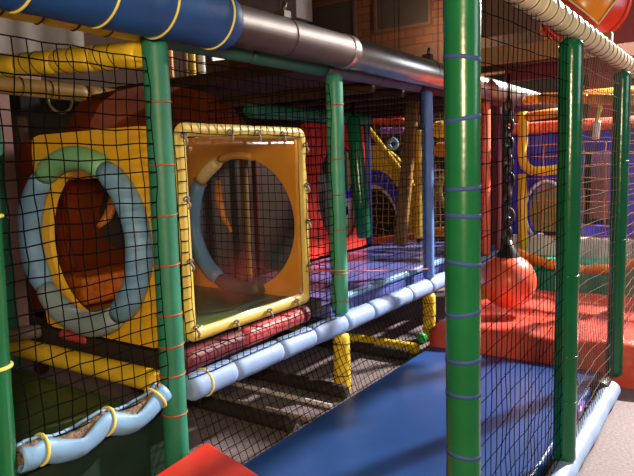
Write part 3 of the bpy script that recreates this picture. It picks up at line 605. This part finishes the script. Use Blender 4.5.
# maroon things left of the ball chain
for i, (x, m_, lab) in enumerate([(497, M_MAROON, 'maroon padded post right beside the salmon red post'), (515, M_MAROON, 'maroon padded post just right of the ball chain')]):
    q = at(x, 200, X=7.4); post(q.x, q.y, 0.02, 2.2, 0.05, m_, lab)

# ------------------------------------------------------------------ far centre: arch panel, yellow slide, beams
XA = 8.2
p = thing('arch_panel', 'white panel with a dark arched opening edged in blue and yellow, far centre', 'wall panel', (XA, at(385, 240, X=XA).y, 0))
c = at(375, 232, X=XA)
def arch(r0, r1, m_, nm, X, a0=0, a1=180):
    vs = []; n = 24
    for i in range(n + 1):
        a = math.radians(a0 + (a1 - a0) * i / n)
        for r in (r0, r1):
            for dx in (0, 0.06): vs.append((X + dx, c.y - r * 0.62 * math.cos(a), c.z + r * math.sin(a)))
    fs = []
    for i in range(n):
        k = i * 4; fs += [(k, k + 2, k + 6, k + 4), (k + 1, k + 5, k + 7, k + 3), (k, k + 4, k + 5, k + 1), (k + 2, k + 3, k + 7, k + 6)]
    return MB().add(vs, fs, False).build(nm, m_, p)
arch(0.72, 0.95, M_BLUEW, 'blue_arch', XA - 0.03); arch(0.95, 1.3, M_YEL, 'yellow_arch', XA - 0.04)
arch(0.66, 0.74, M_WHITE, 'white_arch', XA - 0.02)
MB().box(XA, XA + 0.05, c.y - 0.85, c.y - 0.38, 0.0, c.z + 0.42).build('white_side', M_WHITE, p)
MB().box(XA + 0.2, XA + 0.25, c.y - 0.9, c.y + 0.8, 0.0, c.z + 1.0).build('dark_back', M_DARK, p)
def far_beam(p0, p1, X, r, m_, lab, X2=None): 
    a, b = at(*p0, X=X), at(*p1, X=X2 or X); t = beam(a, b, r, m_, lab, joints=(0.5,))
    for f in (0.15, 0.85):          # thin hangers to the ceiling, or feet to the floor
        q = a.lerp(b, f)
        if abs(b.z - a.z) > 0.8: q = b if b.z < a.z else a
        up = min(a.z, b.z) > 1.3
        MB().tube([q, (q.x, q.y, 5.6 if up else 0.0)], 0.003 if up else 0.02, 6).build('hanger_wire' if up else 'foot', M_BLK if up else M_STEEL, t)
    return t
far_beam((368, 128), (402, 172), 7.3, 0.035, M_YEL, 'thin yellow diagonal rail in front of the far blue arch')
far_beam((372, 112), (405, 112), 9.0, 0.05, M_RED, 'upper red beam high in the far centre')
far_beam((372, 122), (405, 121), 8.9, 0.05, M_RED, 'lower red beam high in the far centre')
far_beam((380, 131), (405, 130), 8.6, 0.05, M_PURP, 'purple beam below the red beams in the far centre')
far_beam((440, 105), (482, 103), 8.6, 0.05, M_RED, 'red beam behind the big green post near the pipe')
q = at(393, 144, X=8.6)
tag(MB().ring(q, (1, 0, 0), 0.07, 0.03, 20, 8).tube([q + Vector((0, 0, .07)), at(393, 133, X=8.6)], 0.004, 6).build('target_ring', mat('pale_blue', (0.3, 0.5, 0.8), 0.4)), 'small pale blue ring above the thin yellow diagonal rail', 'ring')
far_beam((418, 130), (419, 238), 6.6, 0.055, M_YEL, 'yellow upright pole left of the light blue post')
far_beam((436, 150), (460, 148), 8.0, 0.10, M_ORG, 'orange beam just left of the big green post')
far_beam((434, 130), (462, 128), 8.3, 0.12, M_YEL, 'yellow beam above the orange beam by the big green post')
q = at(459, 190, X=7.4)
tag(MB().ring(q, (1, 0, 0), 0.27, 0.045, 30, 10).tube([q - Vector((0, 0, .27)), (q.x, q.y, 0.0)], 0.03, 10).build('hoop', M_OLIVEY), 'olive yellow hoop half hidden behind the big green post', 'hoop')
net('far pale net between the light blue post and the big green post', (7.2, 2.75, 0.6), (0, 1, 0), (0, 0, 1), 0.55, 0.8, 0.09, 0.006, mat('pale_cord', (0.6, 0.5, 0.4), 0.6, bump=0), seed=12, wav=0.03)
far_beam((430, 232), (482, 229), 7.6, 0.06, M_ORG, 'orange red kerb roll beyond the violet deck')
far_beam((368, 241), (430, 236), 7.2, 0.05, M_SALM, 'salmon kerb roll at the far edge of the violet deck')
# far left columns and flag seen above the hood
for x, m_, w_, lab in ((170, M_ORG, 0.045, 'orange netted column right of the thick teal post'), (186, M_BROWNP, 0.03, 'brown netted column beside the yellow one'), (193, M_YEL, 0.036, 'yellow netted column under the end of the blue sleeve'), (202, M_WHITE, 0.045, 'white netted column right of the yellow one')):
    q = at(x, 70, Y=5.38); post(q.x, q.y, at(165, 150, Y=5.3).z + 0.005, 3.4, w_, m_, lab, [2.0 + 0.11 * k for k in range(12)], M_DTIE, tr=0.006)
a, b, c_ = at(212, 53, Y=5.4), at(236, 58, Y=5.4), at(213, 61, Y=5.4)
vs = [a, b, c_] + [v + Vector((0, 0.02, 0)) for v in (a, b, c_)]
tag(MB().add(vs, [(0, 1, 2), (5, 4, 3), (0, 3, 4, 1), (1, 4, 5, 2), (2, 5, 3, 0)], False).tube([a, (a.x, a.y, 5.6)], 0.005, 6).build('pennant', M_WHITE), 'small pale pennant below the right end of the blue sleeve', 'flag')
# grey bulkhead high on the left and the hall walls behind the left bay
q = at(250, 8, X=9.6)
tag(MB().box(9.3, 9.8, at(306, 10, X=9.6).y, 8.9, 4.15, 5.5).build('duct_box', mat('grey_board', (0.2, 0.17, 0.19), 0.6)), 'grey boxed duct high behind the steel pipe', 'duct')
def board(x0, y0, x1, y1, Y, th, name, m, label, cat):
    a, b = at(x0, y0, Y=Y), at(x1, y1, Y=Y)
    return tag(MB().box(a.x, b.x, Y, Y + th, min(a.z, b.z), max(a.z, b.z)).build(name, m, bevel=0.01), label, cat)
board(-30, 50, 82, 8, 6.4, 0.3, 'hanging_screen', mat('beige_board', (0.3, 0.25, 0.21), 0.6), 'dull beige board seen between the yellow rail and the fat yellow cross beam', 'board')
board(8, 345, 41, 74, 6.0, 0.1, 'pink_board', mat('dusty_pink', (0.3, 0.15, 0.12), 0.6), 'dusty pink board in the gap left of the ringed yellow panel', 'board')
q = at(27, 200, Y=4.4); post(q.x, q.y, 0.02, at(27, 116, Y=4.4).z, 0.055, mat('dark_brown_foam', (0.06, 0.022, 0.012), 0.6), 'dark brown pole in front of the dusty pink board')
t = thing('dark_locker', 'dark cupboard with a pale round ring above the ringed yellow panel', 'cupboard', at(60, 345, Y=4.7))
a, b = at(41, 345, Y=4.7), at(78, 85, Y=4.7)
MB().box(a.x, b.x, 4.7, 4.85, 0.0, b.z).build('cupboard_body', mat('matt_black', (0.012, 0.01, 0.008), 0.95, bump=0), t, bevel=0.01)
MB().ring(at(60, 99, Y=4.68), (0, 1, 0), 0.11, 0.012, 28, 8).build('round_ring', M_OLIVEY, t)
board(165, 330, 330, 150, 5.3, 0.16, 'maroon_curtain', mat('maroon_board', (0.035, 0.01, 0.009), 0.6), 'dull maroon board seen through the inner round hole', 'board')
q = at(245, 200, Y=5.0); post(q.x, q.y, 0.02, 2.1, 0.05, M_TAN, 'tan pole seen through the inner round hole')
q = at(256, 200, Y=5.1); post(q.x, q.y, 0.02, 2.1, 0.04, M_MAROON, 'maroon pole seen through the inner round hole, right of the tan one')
pts = [at(x, y, X=3.6) for x, y in ((218, 180), (219, 200), (223, 216), (231, 232))]
tag(MB().tube(pts, [0.02, 0.03, 0.028, 0.012], 10).build('bent_tube', M_ORG), 'bent orange tube at the left inside the inner round hole', 'tube')

# orange and red tube slide top right
def slide_tube():
    t = thing('tube_slide', 'orange and red tube slide section above the cream rail', 'slide', at(590, 40, X=5.6))
    c = at(584, 0, X=5.6); d = Vector((1, 0.28, 0.06)).normalized(); Rr = 0.34
    ys = Vector((0, 1, 0)); ys = (ys - d * ys.dot(d)).normalized(); zs = d.cross(ys) * -1
    if zs.z < 0: zs = -zs
    def dome(u, v, lift=0.0):       # a point of the bulging end cap, u to the left, v up, in units of its radius
        r2 = min(1.0, u * u + v * v); return c + ys * (u * Rr) + zs * (v * Rr) - d * (0.12 * (1 - r2) + lift)
    vs = [dome(r * math.cos(2 * PI * j / 40), r * math.sin(2 * PI * j / 40)) for r in (0.001, 0.2, 0.4, 0.6, 0.8, 0.93, 1.0) for j in range(40)]
    fs = [(i * 40 + j, i * 40 + (j + 1) % 40, (i + 1) * 40 + (j + 1) % 40, (i + 1) * 40 + j) for i in range(6) for j in range(40)]
    MB().add(vs, fs).build('red_end', M_REDP, t)
    m_ = MB(); m_.tube([c, c + d * 0.5, c + d * 1.0], Rr, 40, caps=False); o = m_.build('red_tube', M_REDP, t); so = o.modifiers.new('s', 'SOLIDIFY'); so.thickness = 0.02; so.offset = -1
    A, B, D = (-0.3, -0.62), (0.7, 0.3), (-0.86, 0.12); vs = []; fs = []; N_ = 12
    for i in range(N_ + 1):
        for j in range(N_ + 1):
            f_, g = i / N_, j / N_; p0 = (A[0] + (B[0] - A[0]) * f_, A[1] + (B[1] - A[1]) * f_); p1 = (A[0] + (D[0] - A[0]) * f_, A[1] + (D[1] - A[1]) * f_)
            vs.append(dome(p0[0] + (p1[0] - p0[0]) * g, p0[1] + (p1[1] - p0[1]) * g + 0.7 * f_ * math.sin(PI * g), 0.012))
    fs = [(i * (N_ + 1) + j, i * (N_ + 1) + j + 1, (i + 1) * (N_ + 1) + j + 1, (i + 1) * (N_ + 1) + j) for i in range(N_) for j in range(N_)]
    o = MB().add(vs, fs).build('orange_wedge', M_ORGP, t); so = o.modifiers.new('s', 'SOLIDIFY'); so.thickness = 0.008
    for E_ in (B, D): MB().tube([dome(A[0] + (E_[0] - A[0]) * k / 6, A[1] + (E_[1] - A[1]) * k / 6, 0.02) for k in range(7)], 0.008, 6).build('pale_seam', M_CREAM, t)
    MB().ring(c, d, Rr, 0.018, 40, 8).build('flange', M_REDP, t)
    for k in range(6):
        q = dome(0.85 - 0.26 * k, 0.2 - 0.24 * k, 0.01); MB().tube([q, q - d * 0.02], 0.012, 6).build('bolt', M_STEEL, t)
slide_tube()
# ceiling bars across the hall at the right
for i, (x, z, m_, lab) in enumerate([(5.4, 2.42, M_TAN, 'tan beam crossing behind the top of the near net'), (6.1, 2.34, M_MAROON, 'maroon beam crossing below the tan beam'), (7.2, 2.6, M_DKBRN, 'dark brown beam crossing far behind the nets')]):
    tag(MB().box(x, x + 0.08, 0.9, 1.96 if x < 7 else 2.9, z - 0.07, z + 0.07).build('cross_bar', m_, bevel=0.01), lab, 'beam')
# small ceiling lamps far off
for (x, y, lab) in ((280, 90, 'tiny white lamp seen through the dark area above the crawl box'), (283, 119, 'tiny white lamp just above the crawl box roof'), (315, 117, 'tiny white lamp left of the slim teal post top')):
    q = at(x, y, X=9.0)
    t = thing('ceiling_lamp', lab, 'lamp', q); MB().box(q.x, q.x + 0.05, q.y - .07, q.y + .07, q.z - .02, q.z + .02).build('lit_tube', mat('lit_tube', (1, 1, 1), 0.5, bump=0, emit=(1, 0.95, 0.85, 4)), t)
    MB().box(q.x, q.x + .05, q.y - .09, q.y + .09, q.z + .02, q.z + .04).build('lamp_housing', M_STEEL, t); MB().tube([(q.x + .02, q.y, q.z + .04), (q.x + .02, q.y, 5.6)], 0.003, 5).build('lamp_wire', M_BLK, t)
